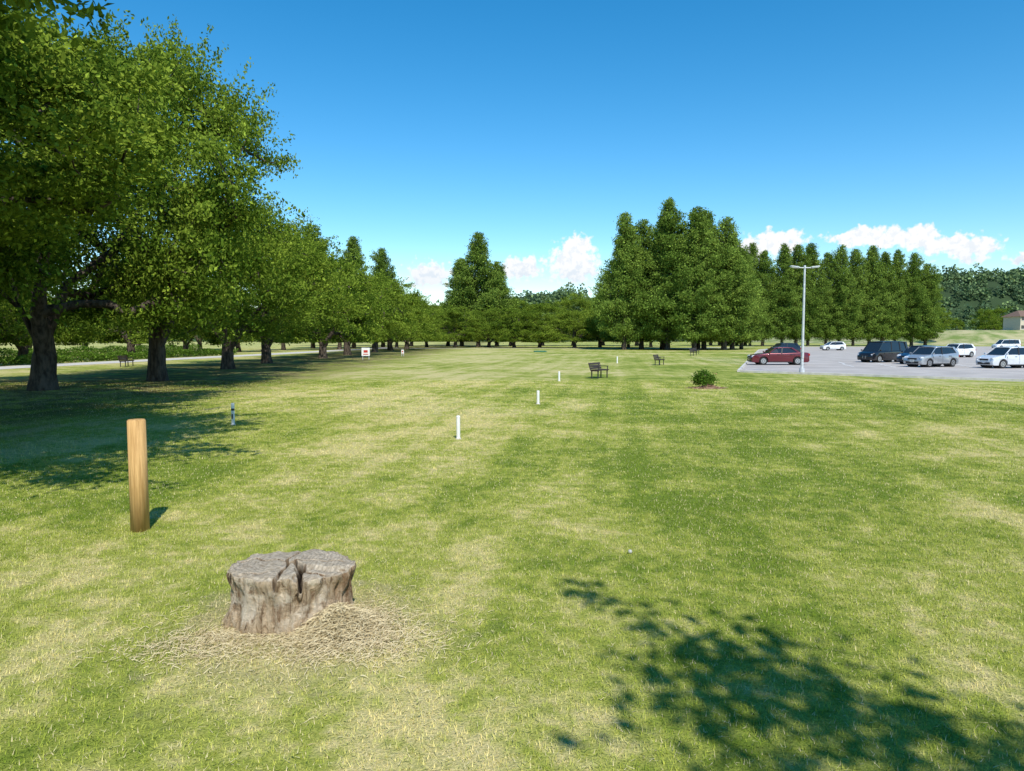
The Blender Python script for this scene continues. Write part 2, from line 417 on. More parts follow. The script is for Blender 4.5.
for i in range(13):
    x=61+i*4.2; T('dawn_redwood_tree',RW[(i*3+1)%4],x+random.uniform(-.6,.6),182+i*0.7+random.uniform(-1,1),random.uniform(.80,.94),random.uniform(1.0,1.12)-(0.10 if i>11 else 0))
for i in range(5):
    T('dawn_redwood_tree',RW[i%4],54+i*3,192+i*2,1,.9)
T('cherry_tree',DENSE,7.9,-8.3,1.0,0.95,1.3)
T('cherry_tree',DENSE,4.0,-10.0,1.0,0.95,3.1)
T('cherry_tree',DENSE,11.5,-7.4,1.0,0.95,4.6)

# ---------------------------------------------------------------- wooded hills
def ridge(X):
    xp=[-900,-500,-250,-120,-60,0,30,60,110,200,270,330,450,700,1000]
    zp=[30,28,22,20,20,25,29,25,24,28,38,46,52,50,40]
    return np.interp(X,xp,zp)
def hillz(X,Y):
    t=np.clip((Y-392)/78,0,1); t=t*t*(3-2*t)
    b=np.clip((Y-500)/120,0,1)
    return ridge(X)*t*(1-0.3*b)-3+ 2.0*np.sin(X*0.05)*t
v,f=grid(np.linspace(-900,1000,160),np.linspace(390,640,24),hillz)
m,nt,out=newmat('forest_floor'); g=nd(nt,'ShaderNodeNewGeometry')
princ(nt,out,mixc(nt,noise(nt,g.outputs['Position'],0.1),(0.02,0.04,0.015),(0.04,0.07,0.025)),0.95)
hp=obj('wooded_hill',mesh_np('wooded_hill',v,f,[m],smooth=True))
r=np.random.RandomState(77); C=[]
for i in range(3600):
    X=r.uniform(-450,620); Y=394+r.rand()**1.1*106; Z=hillz(np.array([X]),np.array([Y]))[0]+1.0
    Z=max(Z,0.5)
    s=r.uniform(2.4,4.4); k=70
    g_=r.normal(0,1,(k,3)); g_/=np.linalg.norm(g_,axis=1)[:,None]
    tall=1.8 if r.rand()<0.15 else 1.0
    C.append(np.array([X,Y,Z+s*.5*tall])+g_*np.array([s,s,s*.95*tall])*r.uniform(.7,1.05,(k,1)))
C=np.concatenate(C)
lv_,lf=leaf_quads(C,1.7,0.75,r,0.1)
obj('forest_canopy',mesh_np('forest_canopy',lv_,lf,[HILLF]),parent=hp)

def emb(X,Y):
    a=np.clip((X-(118+0.0*Y))/22,0,1)*np.clip((Y-205)/18,0,1); a=a*a*(3-2*a)
    return 4.6*a-0.3*(a<0.001)
v,f=grid(np.linspace(115,420,60),np.linspace(203,392,30),emb)
m,nt,out=newmat('dry_slope'); g=nd(nt,'ShaderNodeNewGeometry'); n=noise(nt,g.outputs['Position'],0.2,5,.6)
princ(nt,out,mixc(nt,mrange(nt,n,.35,.65),(0.16,0.22,0.05),(0.42,0.38,0.2)),0.95)
obj('grass_embankment',mesh_np('embankment',v,f,[m],smooth=True))
for i,(x,y,s) in enumerate([(128,214,.42),(150,262,.8),(162,268,.75),(178,266,.8),(140,250,.6),(192,280,.9),(208,270,.9),(146,232,.35),(154,226,.32)]):
    obj('cherry_tree',CF[i%3],(x,y,4.2 if x>136 else 3.0),(0,0,i*1.3),(s,s,s))
WALL=simple('beige_render',(0.58,0.50,0.39),0.85); ROOF=simple('brown_roof_tiles',(0.19,0.12,0.085),0.7); WIN=simple('window_glass',(0.03,0.04,0.05),0.1,spec=0.6); TRIM=simple('white_trim',(0.75,0.74,0.7),0.6)
def house(x,y,z,w_,d_,h_,rot=0):
    e=bpy.data.objects.new('house',None); COL.objects.link(e); e.location=(x,y,z); e.rotation_euler=(0,0,rot)
    bm=bmesh.new(); add_box(bm,(0,0,h_/2-.5),(w_,d_,h_+1)); bm_obj('walls',bm,[WALL],parent=e)
    bm=bmesh.new()
    rh=2.0; o=0.6; h2=h_+.003
    vs=[bm.verts.new(p) for p in [(-w_/2-o,-d_/2-o,h2),(w_/2+o,-d_/2-o,h2),(w_/2+o,d_/2+o,h2),(-w_/2-o,d_/2+o,h2),(-w_/4,0,h2+rh),(w_/4,0,h2+rh)]]
    for q in [(0,1,5,4),(1,2,5),(2,3,4,5),(3,0,4),(3,2,1,0)]: bm.faces.new([vs[i] for i in q])
    bm_obj('roof',bm,[ROOF],parent=e)
    bm=bmesh.new()
    for fl in range(2):
        for k in range(4):
            add_box(bm,(-w_/2+w_*(k+.5)/4,-d_/2-0.02,1.4+fl*2.7),(1.3,0.08,1.1),0)
            add_box(bm,(-w_/2+w_*(k+.5)/4,-d_/2-0.03,0.78+fl*2.7),(1.5,0.12,0.1),1)
    bm_obj('windows',bm,[WIN,TRIM],parent=e)
house(166,230,4.2,8,7,4.8,0.1); house(206,262,4.4,12,9,5.4,-0.2)

# ---------------------------------------------------------------- parking lot, path
m,nt,out=newmat('aged_asphalt'); g=nd(nt,'ShaderNodeNewGeometry'); p=g.outputs['Position']
n=noise(nt,p,0.35,4,.6,dim='2D'); n2=noise(nt,p,30,2,dim='2D')
c=mixc(nt,mrange(nt,n,.3,.7),(0.40,0.36,0.33),(0.52,0.47,0.43)); c=mixc(nt,mrange(nt,n2,.3,.7,0,.3),c,(0.26,0.25,0.24))
princ(nt,out,c,0.9,bump=n2,bstr=.3,bdist=.01); ASPH=m
CONC=simple('concrete',(0.56,0.53,0.49),0.85,sc=3); PAINT=simple('white_line_paint',(0.72,0.72,0.70),0.7,var=.2,sc=2)
def poly(name,pts,z,mat):
    bm=bmesh.new(); bm.faces.new([bm.verts.new((x,y,z)) for x,y in pts]); return bm_obj(name,bm,[mat])
PK=[(14.0,43.6),(24.4,34.2),(60,3),(260,3),(260,195),(108,176),(72,174),(43,123)]
poly('parking_lot',PK,0.008,ASPH)
def strip(name,pts,wd,z0,hh,mat,parent=None):
    bm=bmesh.new()
    for (x0,y0),(x1,y1) in zip(pts[:-1],pts[1:]):
        L=math.hypot(x1-x0,y1-y0); a=math.atan2(y1-y0,x1-x0)
        add_box(bm,((x0+x1)/2,(y0+y1)/2,z0+hh/2),(L,wd,hh),0,RZ(a))
    return bm_obj(name,bm,[mat],parent=parent)
strip('kerb',[PK[6],PK[7],PK[0]],0.15,0,0.12,CONC)
strip('kerb',[(14.05,43.4),PK[1],PK[2]],0.15,0,0.12,CONC)
bm=bmesh.new()
def line_(x0,y0,x1,y1,w_=0.12):
    a=math.atan2(y1-y0,x1-x0); L=math.hypot(x1-x0,y1-y0)
    vs=[bm.verts.new(((x0+x1)/2+math.cos(a)*sx*L/2-math.sin(a)*sy*w_/2,(y0+y1)/2+math.sin(a)*sx*L/2+math.cos(a)*sy*w_/2,0.013)) for sx,sy in((-1,-1),(1,-1),(1,1),(-1,1))]
    bm.faces.new(vs)
for i in range(9): line_(17.5+i*.15,53.2+i*2.6,22.5+i*.15,52.6+i*2.6)
for i in range(16): line_(27+i*2.6,57.2-i*.9,28.6+i*2.6,61.8-i*.9)
for i in range(16): line_(25+i*2.6,51.6-i*.9,26.6+i*2.6,56.8-i*.9)
line_(28,96,120,96,.15)
bm_obj('parking_bay_markings',bm,[PAINT])
bm=bmesh.new()
cpts=[(-37,10),(-36.8,30),(-36,49),(-34,70),(-31.5,90),(-29.5,120),(-26,160)]
L_=[bm.verts.new((x-1.9,y,.012)) for x,y in cpts];R_=[bm.verts.new((x+1.9,y,.012)) for x,y in cpts]
for i in range(len(cpts)-1): bm.faces.new((L_[i],R_[i],R_[i+1],L_[i+1]))
bm_obj('footpath',bm,[CONC])
poly('far_path',[(-24,143.5),(36,143.5),(58,168),(58,170),(34,146),(-24,146)],0.010,CONC)

# ---------------------------------------------------------------- stump
m,nt,out=newmat('weathered_stump'); tc=nd(nt,'ShaderNodeTexCoord'); ob=tc.outputs['Object']; g=nd(nt,'ShaderNodeNewGeometry')
q=vscale(nt,ob,(1,1,0.2)); n=noise(nt,q,17,8,.75,0.8); n2=noise(nt,ob,6,6,.65)
bark=mixc(nt,mrange(nt,n,.36,.60),(0.19,0.12,0.07),(0.64,0.50,0.35))
bark=mixc(nt,mrange(nt,n2,.49,.62,0,.75),bark,(0.80,0.70,0.56))
bark=mixc(nt,mrange(nt,noise(nt,q,7,5,.6),.53,.67,0,.6),bark,(0.29,0.17,0.09))
lowz=nd(nt,'ShaderNodeSeparateXYZ',{0:ob}).outputs[2]
bark=mixc(nt,mrange(nt,lowz,.14,0.0,0,.5),bark,(0.45,0.32,0.17))
ds=nd(nt,'ShaderNodeVectorMath',{0:vscale(nt,ob,(1,1,0)),1:(-.08,.05,0)},operation='DISTANCE').outputs['Value']
ring=mth(nt,'SINE',mth(nt,'MULTIPLY',mth(nt,'ADD',ds,mth(nt,'MULTIPLY',n2,.12)),210))
n5=noise(nt,ob,26,6,.7)
top=mixc(nt,mrange(nt,n5,.3,.7),(0.48,0.39,0.29),(0.82,0.71,0.56)); top=mixc(nt,mrange(nt,ring,-.2,1,0,.35),top,(0.28,.21,.14))
top=mixc(nt,mrange(nt,noise(nt,ob,4,4),.57,.7,0,.5),top,(0.32,0.23,0.14))
nz=nd(nt,'ShaderNodeSeparateXYZ',{0:g.outputs['Normal']}).outputs[2]
crk=mrange(nt,noise(nt,vscale(nt,ob,(1,1,.13)),10,4,.6,1.2),.37,.41,.15,1)
bark=mixc(nt,crk,(0.045,0.03,0.02),bark)
c=mixc(nt,mrange(nt,nz,.45,.75),bark,top)
att=nd(nt,'ShaderNodeAttribute',attribute_name='crack').outputs['Fac']
c=mixc(nt,att,c,(0.022,0.016,0.012))
princ(nt,out,c,.95,bump=mth(nt,'ADD',n,mth(nt,'MULTIPLY',n5,.6)),bstr=1.0,bdist=.05,spec=.05); STM=m
na=300; nh=30; nr=44; r=np.random.RandomState(9)
th=np.arange(na)*2*np.pi/na
def sm(a,b,x): 
    t=np.clip((x-a)/(b-a),0,1); return t*t*(3-2*t)
def adiff(t,c): return (t-c+np.pi)%(2*np.pi)-np.pi
rtop=0.43*(1+.03*np.sin(3*th+.6)+.025*np.sin(5*th+2)+.012*np.sin(11*th)+.010*np.sin(23*th+1)+.006*np.sin(47*th))
rtop*=1-0.07*np.exp(-(adiff(th,-1.50)/.12)**2)
rtop*=1+0.05*np.exp(-(adiff(th,0.0)/.35)**2)+.05*np.exp(-(adiff(th,np.pi)/.3)**2)
ex,ey=1.06,0.78
V=[];CR=[]
for j in range(nh):
    u=j/(nh-1); z=0.47*u-0.05
    flare=1-.11*np.sin(np.pi*u)-.05*(1-u) + (.10)*(1-u)**3
    rr=rtop*flare*(1+.03*np.sin(9*th+3*u)*(1-u)+.018*np.sin(17*th+2*np.sin(5*u))+.012*np.sin(31*th-4*u)+.008*np.sin(53*th+9*u)+.01*np.sin(13*th+14*u))
    rr*=1+0.12*(1-u)**2*np.exp(-(adiff(th,-0.6)/.3)**2)+0.14*(1-u)**2*np.exp(-(adiff(th,3.4)/.35)**2)+0.14*(1-u)**2*np.exp(-(adiff(th,-2.1)/.3)**2)
    if j>=nh-2: rr=rr*(1-.02*(j-nh+3))
    V.append(np.stack([rr*np.cos(th)*ex,rr*np.sin(th)*ey,np.full(na,z)],1)); CR.append(np.zeros(na))
rlast=np.hypot(V[-1][:,0]/ex,V[-1][:,1]/ey)
cracks=[((-.02,-.40),(.02,-.12),(-.03,.08),(.02,.30)),((.16,-.36),(.11,-.12),(.02,.0)),((.02,.0),(.25,.06),(.40,.05)),((-.02,.02),(-.28,.1),(-.4,.08)),((.10,-.12),(.30,-.16)),((-.1,-.2),(-.3,-.22))]
def segd(X,Y,a,b):
    a=np.array(a);b=np.array(b);d=b-a;t=np.clip(((X-a[0])*d[0]+(Y-a[1])*d[1])/(d@d),0,1)
    return np.hypot(X-a[0]-t*d[0],Y-a[1]-t*d[1])
topz=0.42
def topheight(X,Y):
    z=topz+.014*np.sin(7*X+2)*np.cos(6*Y)+.005*np.sin(40*X+10*Y)+.015*sm(0,.05,X)+.02*Y
    z-=0.03*sm(.13,.16,X+ -0.1*Y)*sm(-.05,-.1,Y)
    wig=.012*np.sin(30*X+1)+.012*np.sin(27*Y)
    dm=np.full(X.shape,9.)
    for k,cr in enumerate(cracks):
        for a,b in zip(cr[:-1],cr[1:]): dm=np.minimum(dm,segd(X+wig,Y+wig,a,b)*((1.2,.65)[k] if k<2 else 1.7))
    cm=1-sm(.006,.02,dm)
    return z-.09*cm,cm
for j in range(nr):
    u=1-(j+1)/nr
    X=rlast*u*np.cos(th)*ex;Y=rlast*u*np.sin(th)*ey
    Z,cm=topheight(X,Y); Z-=.015*sm(.9,1,u)
    V.append(np.stack([X,Y,Z],1));CR.append(cm)
tot=nh+nr
Zr,_=topheight(V[nh-1][:,0],V[nh-1][:,1])
for j in range(nh):
    u=j/(nh-1); V[j][:,2]+= (Zr-topz-.01)*sm(.5,1,np.array(u))
V=np.concatenate(V); CR=np.concatenate(CR)
F=[]
k=np.arange(na);k2=(k+1)%na
for j in range(tot-1): F.append(np.stack([j*na+k,j*na+k2,(j+1)*na+k2,(j+1)*na+k],1))
me=mesh_np('tree_stump',V,np.concatenate(F),[STM],smooth=True)
a_=me.attributes.new('crack','FLOAT','POINT')
if len(me.vertices)==len(CR): a_.data.foreach_set('value',CR.astype(np.float32))
obj('tree_stump',me,(STUMP[0],STUMP[1],0))
m,nt,out=newmat('dry_straw'); g=nd(nt,'ShaderNodeNewGeometry')
c=mixc(nt,g.outputs['Random Per Island'],(0.46,0.36,0.19),(0.78,0.67,0.43)); princ(nt,out,c,.85); STRAW=m
def straw(n,cx,cy,sx,sy,hh,seed,lmin=.03,lmax=.10,wd=.003):
    r=np.random.RandomState(seed)
    x=r.normal(0,sx,n);y=r.normal(0,sy,n)
    e=np.exp(-(x/sx)**2/1.3-(y/sy)**2/1.3)
    z=r.rand(n)*hh*e+.012
    a=r.uniform(0,2*np.pi,n); L=r.uniform(lmin,lmax,n); dz=r.normal(0,.22,n)*L+.1*L
    dx=np.cos(a)*L;dy=np.sin(a)*L; bx=-np.sin(a)*wd/2;by=np.cos(a)*wd/2
    c=np.stack([x+cx,y+cy,z],1); d=np.stack([dx,dy,dz],1)/2; b=np.stack([bx,by,0*bx+wd*.3],1)
    mid=np.array([0,0,.15])*L[:,None]*r.rand(n,1)
    v=np.stack([c-d-b,c-d+b,c+mid-b,c+mid+b,c+d-b*.3,c+d+b*.3],1); v[...,2]=np.maximum(v[...,2],.004)
    i=np.arange(n)*6
    f=np.concatenate([np.stack([i,i+1,i+3,i+2],1),np.stack([i+2,i+3,i+5,i+4],1)])
    return v.reshape(-1,3),f
parts=[straw(8500,STUMP[0]+.42,STUMP[1]-.24,.20,.20,.19,1),straw(900,STUMP[0]-.28,STUMP[1]-.34,.2,.09,.02,2),straw(2600,STUMP[0]+.20,STUMP[1]-.18,.60,.42,.012,3,.02,.07),straw(900,STUMP[0]+.75,STUMP[1]-.45,.28,.16,.015,4,.02,.08),straw(900,STUMP[0]-.45,STUMP[1]-.55,.30,.12,.012,5,.02,.08)]
V,F,M,S=join([(a,b,0,False) for a,b in parts])
obj('dry_grass_clippings',mesh_np('dry_grass',V,F,[STRAW]))

# ---------------------------------------------------------------- wooden post
m,nt,out=newmat('treated_wood'); tc=nd(nt,'ShaderNodeTexCoord'); ob=tc.outputs['Object']
n=noise(nt,vscale(nt,ob,(1,1,.06)),45,5,.6); n2=noise(nt,vscale(nt,ob,(1,1,.3)),6,4)
c=mixc(nt,mrange(nt,n,.3,.7),(0.42,0.24,0.085),(0.66,0.41,0.17)); c=mixc(nt,mrange(nt,n2,.45,.7,0,.5),c,(0.36,0.2,0.08))
ck=mrange(nt,noise(nt,vscale(nt,ob,(1,1,.05)),14,2,.4),.30,.325)
c=mixc(nt,ck,(0.15,.08,.03),c)
princ(nt,out,c,.75,bump=n,bstr=.3,bdist=.01); WOOD=m
bm=bmesh.new(); add_cyl(bm,(0,0,.56),.095,.092,1.32,0,seg=40,bev=.010)
o=bm_obj('wooden_post',bm,[WOOD],(-4.07,7.6,0))
for p_ in o.data.polygons: p_.use_smooth=abs(p_.normal.z)<.5
# ---------------------------------------------------------------- marker posts
WP=simple('white_plastic',(0.80,0.80,0.78),0.5,var=.06); BLK=simple('black_band',(0.03,0.03,0.035),.5); RED=simple('red_paint',(0.5,0.04,0.03),.5)
def marker(x,y,h_,rr=.035,band=False,col=None):
    bm=bmesh.new(); add_cyl(bm,(0,0,h_/2-.05),rr,rr,h_+.1-.03,0,seg=20)
    add_cyl(bm,(0,0,h_-.005),rr*1.12,rr*.8,.03,0,seg=20)
    add_cyl(bm,(0,0,.012),rr*1.5,rr*1.3,.025,1,seg=20)
    if band:
        add_cyl(bm,(0,0,h_*.72),rr*1.03,rr*1.03,.05,2,seg=20); add_box(bm,(0,-rr*1.05,h_*.4),(.03,.01,.12),2)
    bm_obj('marker_post',bm,[WP,CONC,col or BLK],(x,y,0),smooth=False)
for a in [(-1.12,14.6,.48,.04),(-6.76,17.0,.52,.04,True),(.83,22.4,.42,.045),(2.3,34.4,.46,.05),(8.8,59,.55,.055)]: marker(*a)
GB=simple('worn_ball_rubber',(0.42,0.42,0.40),0.6)
bm=bmesh.new(); bmesh.ops.create_icosphere(bm,subdivisions=3,radius=.021)
bmv=[v for v in bm.verts]
for i,v in enumerate(bmv): v.co*= (0.985 if i%3==0 else 1.0)
bm_obj('park_golf_ball',bm,[GB],(1.15,6.75,.024),smooth=True)
# ---------------------------------------------------------------- benches
SLAT=simple('dark_bench_wood',(0.055,0.035,0.028),.6); IRON=simple('bench_iron',(0.06,0.06,0.065),.5,.5)
def bench(x,y,rot,W=1.5):
    e=bpy.data.objects.new('park_bench',None); COL.objects.link(e); e.location=(x,y,0); e.rotation_euler=(0,0,rot)
    bm=bmesh.new()
    for k in range(4): add_box(bm,(0,-.19+k*.115,.43+.004*k),(W,.10,.045),0,None,.006)
    bm_obj('seat',bm,[SLAT],parent=e)
    bm=bmesh.new()
    for k in range(3): add_box(bm,(0,.235+k*.035,.53+k*.115),(W,.03,.10),0,RX(-.3),.006)
    bm_obj('backrest',bm,[SLAT],parent=e)
    for j,sx in enumerate((-1,1)):
        bm=bmesh.new(); X=sx*(W/2-.14)
        add_box(bm,(X,-.17,.2),(.05,.05,.43)); add_box(bm,(X,.18,.2),(.05,.05,.43)); add_box(bm,(X,0,.395),(.05,.44,.04))
        add_box(bm,(X,.29,.6),(.05,.03,.44),0,RX(-.3)); add_box(bm,(X,-.02,.62),(.05,.42,.035)); add_box(bm,(X,-.19,.52),(.045,.035,.2))
        bm_obj('leg_%d'%(j+1),bm,[IRON],parent=e)
bench(4.6,37,math.radians(60)); bench(11.5,55,math.radians(64)); bench(21.6,84,math.radians(60)); bench(24,92,math.radians(60))
bench(-28.4,52,math.radians(95)); bench(-27.2,78,math.radians(95))
# ---------------------------------------------------------------- shrub
e=bpy.data.objects.new('leafy_shrub',None); COL.objects.link(e); e.location=(8.1,29.6,0)
r=np.random.RandomState(4); C=[]
for i in range(40):
    a=r.uniform(0,6.28);q=r.rand()**.6*.42; p=np.array([q*np.cos(a)-.05,q*np.sin(a)*.8,.28+r.rand()*.34*(1-q)])
    C.append(p+r.normal(0,.09,(70,3)))
C=np.concatenate(C);C[:,2]=np.abs(C[:,2]); lv_,lf=leaf_quads(C,.09,.5,r,-.3)
obj('foliage',mesh_np('shrub',lv_,lf,[BUSHF]),parent=e)
C=r.normal(0,.2,(14,3))*np.array([1.2,1,.4])+np.array([0.05,0,.5]); lv_,lf=leaf_quads(C,.06,.9,r)
obj('flowers',mesh_np('flowers',lv_,lf,[simple('pink_petals',(0.6,0.2,0.18),.6)]),parent=e)
V_,F_=straw(1600,.1,-.15,.3,.2,.16,7,.08,.25,.012)
obj('dead_stems',mesh_np('dead_stems',V_,F_,[simple('dead_stem',(0.40,0.25,0.17),.9)]),parent=e)
bm=bmesh.new()
for k in range(9):
    a=k*.7; add_cyl(bm,(math.cos(a)*.12,math.sin(a)*.1,.2),.012,.008,.45,0,RY(math.cos(a)*.5)@RX(-math.sin(a)*.5),seg=6)
bm_obj('stems',bm,[BARK],parent=e)
# ---------------------------------------------------------------- street lamp
GALV=simple('galvanised_steel',(0.62,0.63,0.64),.45,.3); LED=simple('lamp_lens',(0.7,0.7,0.68),.3)
def lamp(x,y,h_=6.3,rot=0):
    e=bpy.data.objects.new('street_lamp',None); COL.objects.link(e); e.location=(x,y,0); e.rotation_euler=(0,0,rot)
    bm=bmesh.new(); add_cyl(bm,(0,0,h_/2),.085,.055,h_,0,seg=16); add_cyl(bm,(0,0,.15),.16,.15,.3,0,seg=16); add_cyl(bm,(0,0,.02),.24,.24,.05,1,seg=16)
    add_box(bm,(0,-.09,1.1),(.1,.03,.4),0)
    bm_obj('pole',bm,[GALV,CONC],parent=e,smooth=False)
    bm=bmesh.new(); add_cyl(bm,(0,0,h_-.08),.03,.03,1.0,0,RY(math.pi/2)); add_cyl(bm,(0,0,h_-.02),.07,.06,.16,0)
    bm_obj('crossarm',bm,[GALV],parent=e)
    for j,s in enumerate((-1,1)):
        bm=bmesh.new(); add_box(bm,(s*.62,0,h_-.04+.02),(.52,.26,.075),0,RY(-s*.12),.02); add_box(bm,(s*.62,0,h_-.075),(.42,.2,.02),1,RY(-s*.12))
        bm_obj('lamp_head_%d'%(j+1),bm,[GALV,LED],parent=e)
lamp(17.4,42.3,6.35,.05)
# ---------------------------------------------------------------- signs / small far things
def sign(x,y,w_,h_,z,mat,rot=0):
    e=bpy.data.objects.new('notice_sign',None); COL.objects.link(e); e.location=(x,y,0); e.rotation_euler=(0,0,rot)
    bm=bmesh.new(); add_box(bm,(0,0,z),(w_,.04,h_),0,None,.008); add_box(bm,(0,-.026,z+.05),(w_*.5,.01,h_*.3),1); add_box(bm,(0,-.026,z-.22*h_-.05),(w_*.6,.01,h_*.1),1)
    bm_obj('panel',bm,[WP,mat],parent=e)
    bm=bmesh.new()
    for s in(-1,1): add_cyl(bm,(s*w_*.38,.045,z/2),.03,.03,z,0,seg=10)
    bm_obj('posts',bm,[GALV],parent=e)
sign(-14.3,69,.80,.8,.75,RED); sign(-12.7,82,.3,.5,.5,RED)
m=simple('green_mat',(0.04,0.18,0.11),.8)
bm=bmesh.new(); add_box(bm,(4.3,108,.07),(1.9,4,.10),0,None,.03); add_box(bm,(4.3,106.2,.15),(1.4,.25,.12),0,None,.03); bm_obj('teeing_mat',bm,[m])
r=np.random.RandomState(8)
def hedge(x0,y0,x1,y1,n,h_=.8,wd=.6):
    u=r.rand(n); C=np.stack([x0+(x1-x0)*u+r.normal(0,wd*.5,n),y0+(y1-y0)*u+r.normal(0,wd*.3,n),r.rand(n)**.7*h_],1); C[:,2]*=1+.18*np.sin(u*60)
    lv_,lf=leaf_quads(C,.17,.6,r,0); obj('hedge',mesh_np('hedge',lv_,lf,[BUSHF]))
hedge(-39.8,40,-35.4,90,14000,.75); hedge(-51,48,-49,110,16000,1.0,.9)

# ---------------------------------------------------------------- cars
GLASS=simple('car_glass',(0.015,0.02,0.025),.06,spec=.8,var=.05); TYRE=simple('tyre',(0.02,0.02,0.02),.85); ALLOY=simple('alloy',(0.45,0.45,0.46),.3,.7)
TAIL=simple('tail_light',(0.35,0.01,0.01),.25); HEADL=simple('head_light',(0.7,0.72,0.75),.1); TRIMB=simple('black_trim',(0.025,0.025,0.027),.5); PLATE=simple('number_plate',(0.75,0.75,0.7),.5)
PAINTS={}
def paint(n,c,metal=.3):
    if n not in PAINTS: PAINTS[n]=simple('paint_'+n,c,.28,metal,.5,.8,var=.04)
    return PAINTS[n]
STY={
 'sedan':dict(L=4.4,W=1.69,H=1.40,top=[(-2.19,.62),(-2.14,.93),(-1.98,.97),(-1.45,.97),(-.4,.93),(.80,.92),(1.3,.88),(1.95,.77),(2.14,.66),(2.2,.48)],g=(.98,.32,-.85,-1.52),wh=.31,ax=(1.32,-1.27)),
 'hatch':dict(L=3.9,W=1.69,H=1.5,top=[(-1.93,.62),(-1.92,.95),(-1.75,1.02),(-1.0,.98),(-.4,.95),(.85,.93),(1.15,.90),(1.66,.78),(1.88,.66),(1.95,.46)],g=(1.12,.42,-1.35,-1.82),wh=.30,ax=(1.2,-1.2)),
 'van':dict(L=4.6,W=1.72,H=1.83,top=[(-2.28,.62),(-2.28,1.0),(-2.2,1.06),(-1.0,1.04),(-.4,1.02),(1.2,1.0),(1.55,.97),(2.05,.85),(2.24,.7),(2.3,.48)],g=(1.62,.86,-1.98,-2.2),wh=.32,ax=(1.45,-1.35)),
}
def car(name,style,x,y,rot,pm):
    s=STY[style]; W=s['W'];H=s['H'];L=s['L']
    e=bpy.data.objects.new(name,None); COL.objects.link(e); e.location=(x,y,.012); e.rotation_euler=(0,0,rot)
    wr=s['wh']; ra=wr+.055
    pts=list(s['top'])
    xf=L/2;
    pts+=[(xf-.03,.26),(xf-.12,.2)]
    for axx in s['ax']:
        for k in range(9):
            a=math.pi*k/8; zz=wr+ra*math.sin(a)
            pts.append((axx+ra*math.cos(a),zz if 0<k<8 else .2))
    pts+=[(-xf+.12,.22),(-xf+.01,.3)]
    bm=bmesh.new()
    ysl=[-1,-.93,-.5,0,.5,.93,1]
    rows=[]
    for ys_ in ysl:
        row=[]
        for (px,pz) in pts:
            fx=abs(px)/xf
            yy=ys_*W/2*(1-.13*max(0,(fx-.72)/.28)**2)
            zz=pz; xx=px
            if abs(ys_)==1 : 
                if zz>.8: zz-=.05; yy*=.975
                if zz<.32: yy*=.975
                xx=px*.985
            if abs(ys_)<.6 and fx>.8: xx=px*(1+.025*(1-abs(ys_)))
            row.append(bm.verts.new((xx,yy,zz)))
        rows.append(row)
    n=len(pts)
    for a,b in zip(rows[:-1],rows[1:]):
        for i in range(n):
            bm.faces.new((a[i],a[(i+1)%n],b[(i+1)%n],b[i]))
    bm.faces.new(rows[0]);bm.faces.new(rows[-1][::-1])
    bo=bm_obj('body',bm,[pm],parent=e)
    bv=bo.modifiers.new('b','BEVEL'); bv.width=.025; bv.segments=2; bv.limit_method='ANGLE'; bv.angle_limit=math.radians(40)
    for p_ in bo.data.polygons: p_.use_smooth=True
    x0,x1,x2,x3=s['g']
    def zb(xx): return float(np.interp(xx,[p[0] for p in s['top']][:-1],[p[1] for p in s['top']][:-1]))-.03
    wb=W/2-.045; wt=W/2-.20; zt=H-.05
    bm=bmesh.new()
    bl=[x3,(x3*2+x0)/3,(x3+2*x0)/3,x0]; tl=[x2,(x2*2+x1)/3,(x2+2*x1)/3,x1]
    def side(sg):
        bv_=[bm.verts.new((xx,sg*(wb if 0<i<3 else wb-.06),zb(xx))) for i,xx in enumerate(bl)]
        tv_=[bm.verts.new((xx,sg*(wt if 0<i<3 else wt-.05),zt-(0.03 if i in(0,3) else 0))) for i,xx in enumerate(tl)]
        return bv_,tv_
    Lb,Lt=side(1);Rb,Rt=side(-1)
    for i in range(3):
        bm.faces.new((Lb[i],Lb[i+1],Lt[i+1],Lt[i])); bm.faces.new((Rb[i+1],Rb[i],Rt[i],Rt[i+1])); bm.faces.new((Lt[i],Lt[i+1],Rt[i+1],Rt[i]))
    bm.faces.new((Lb[0],Lt[0],Rt[0],Rb[0]));bm.faces.new((Lb[3],Rb[3],Rt[3],Lt[3]))
    bm_obj('windows',bm,[GLASS],parent=e)
    bm=bmesh.new()
    xsr=np.linspace(x2-.10,x1+.06,7); ysr=np.linspace(-1,1,7)
    vv=[[bm.verts.new((xx,yy*(wt+.03),zt+.055-.05*yy**4-.045*(abs(i-3)/3)**2.2)) for yy in ysr] for i,xx in enumerate(xsr)]
    for i in range(6):
        for j in range(6): bm.faces.new((vv[i][j],vv[i+1][j],vv[i+1][j+1],vv[i][j+1]))
    ro=bm_obj('roof',bm,[pm],parent=e,smooth=True); so_=ro.modifiers.new('s','SOLIDIFY'); so_.thickness=.045; so_.offset=-1
    bm=bmesh.new()
    def pil(xb,xt,sg,wd,mi):
        yb=sg*(wb+.006 if abs(xb-x0)>.3 and abs(xb-x3)>.3 else wb-.04); yt=sg*(wt+.012)
        a=Vector((xb,yb,zb(xb)-.02));b=Vector((xt,yt,zt-.005)); d=Vector((wd/2,0,0)); o_=Vector((0,sg*.018,0.008)); 
        q=[a-d,a+d,b+d,b-d]; vs=[bm.verts.new(p) for p in q]+[bm.verts.new(p+o_) for p in q]
        for t_ in((0,1,2,3),(4,5,6,7),(0,1,5,4),(1,2,6,5),(2,3,7,6),(3,0,4,7)):
            f_=bm.faces.new([vs[i] for i in t_]); f_.material_index=mi
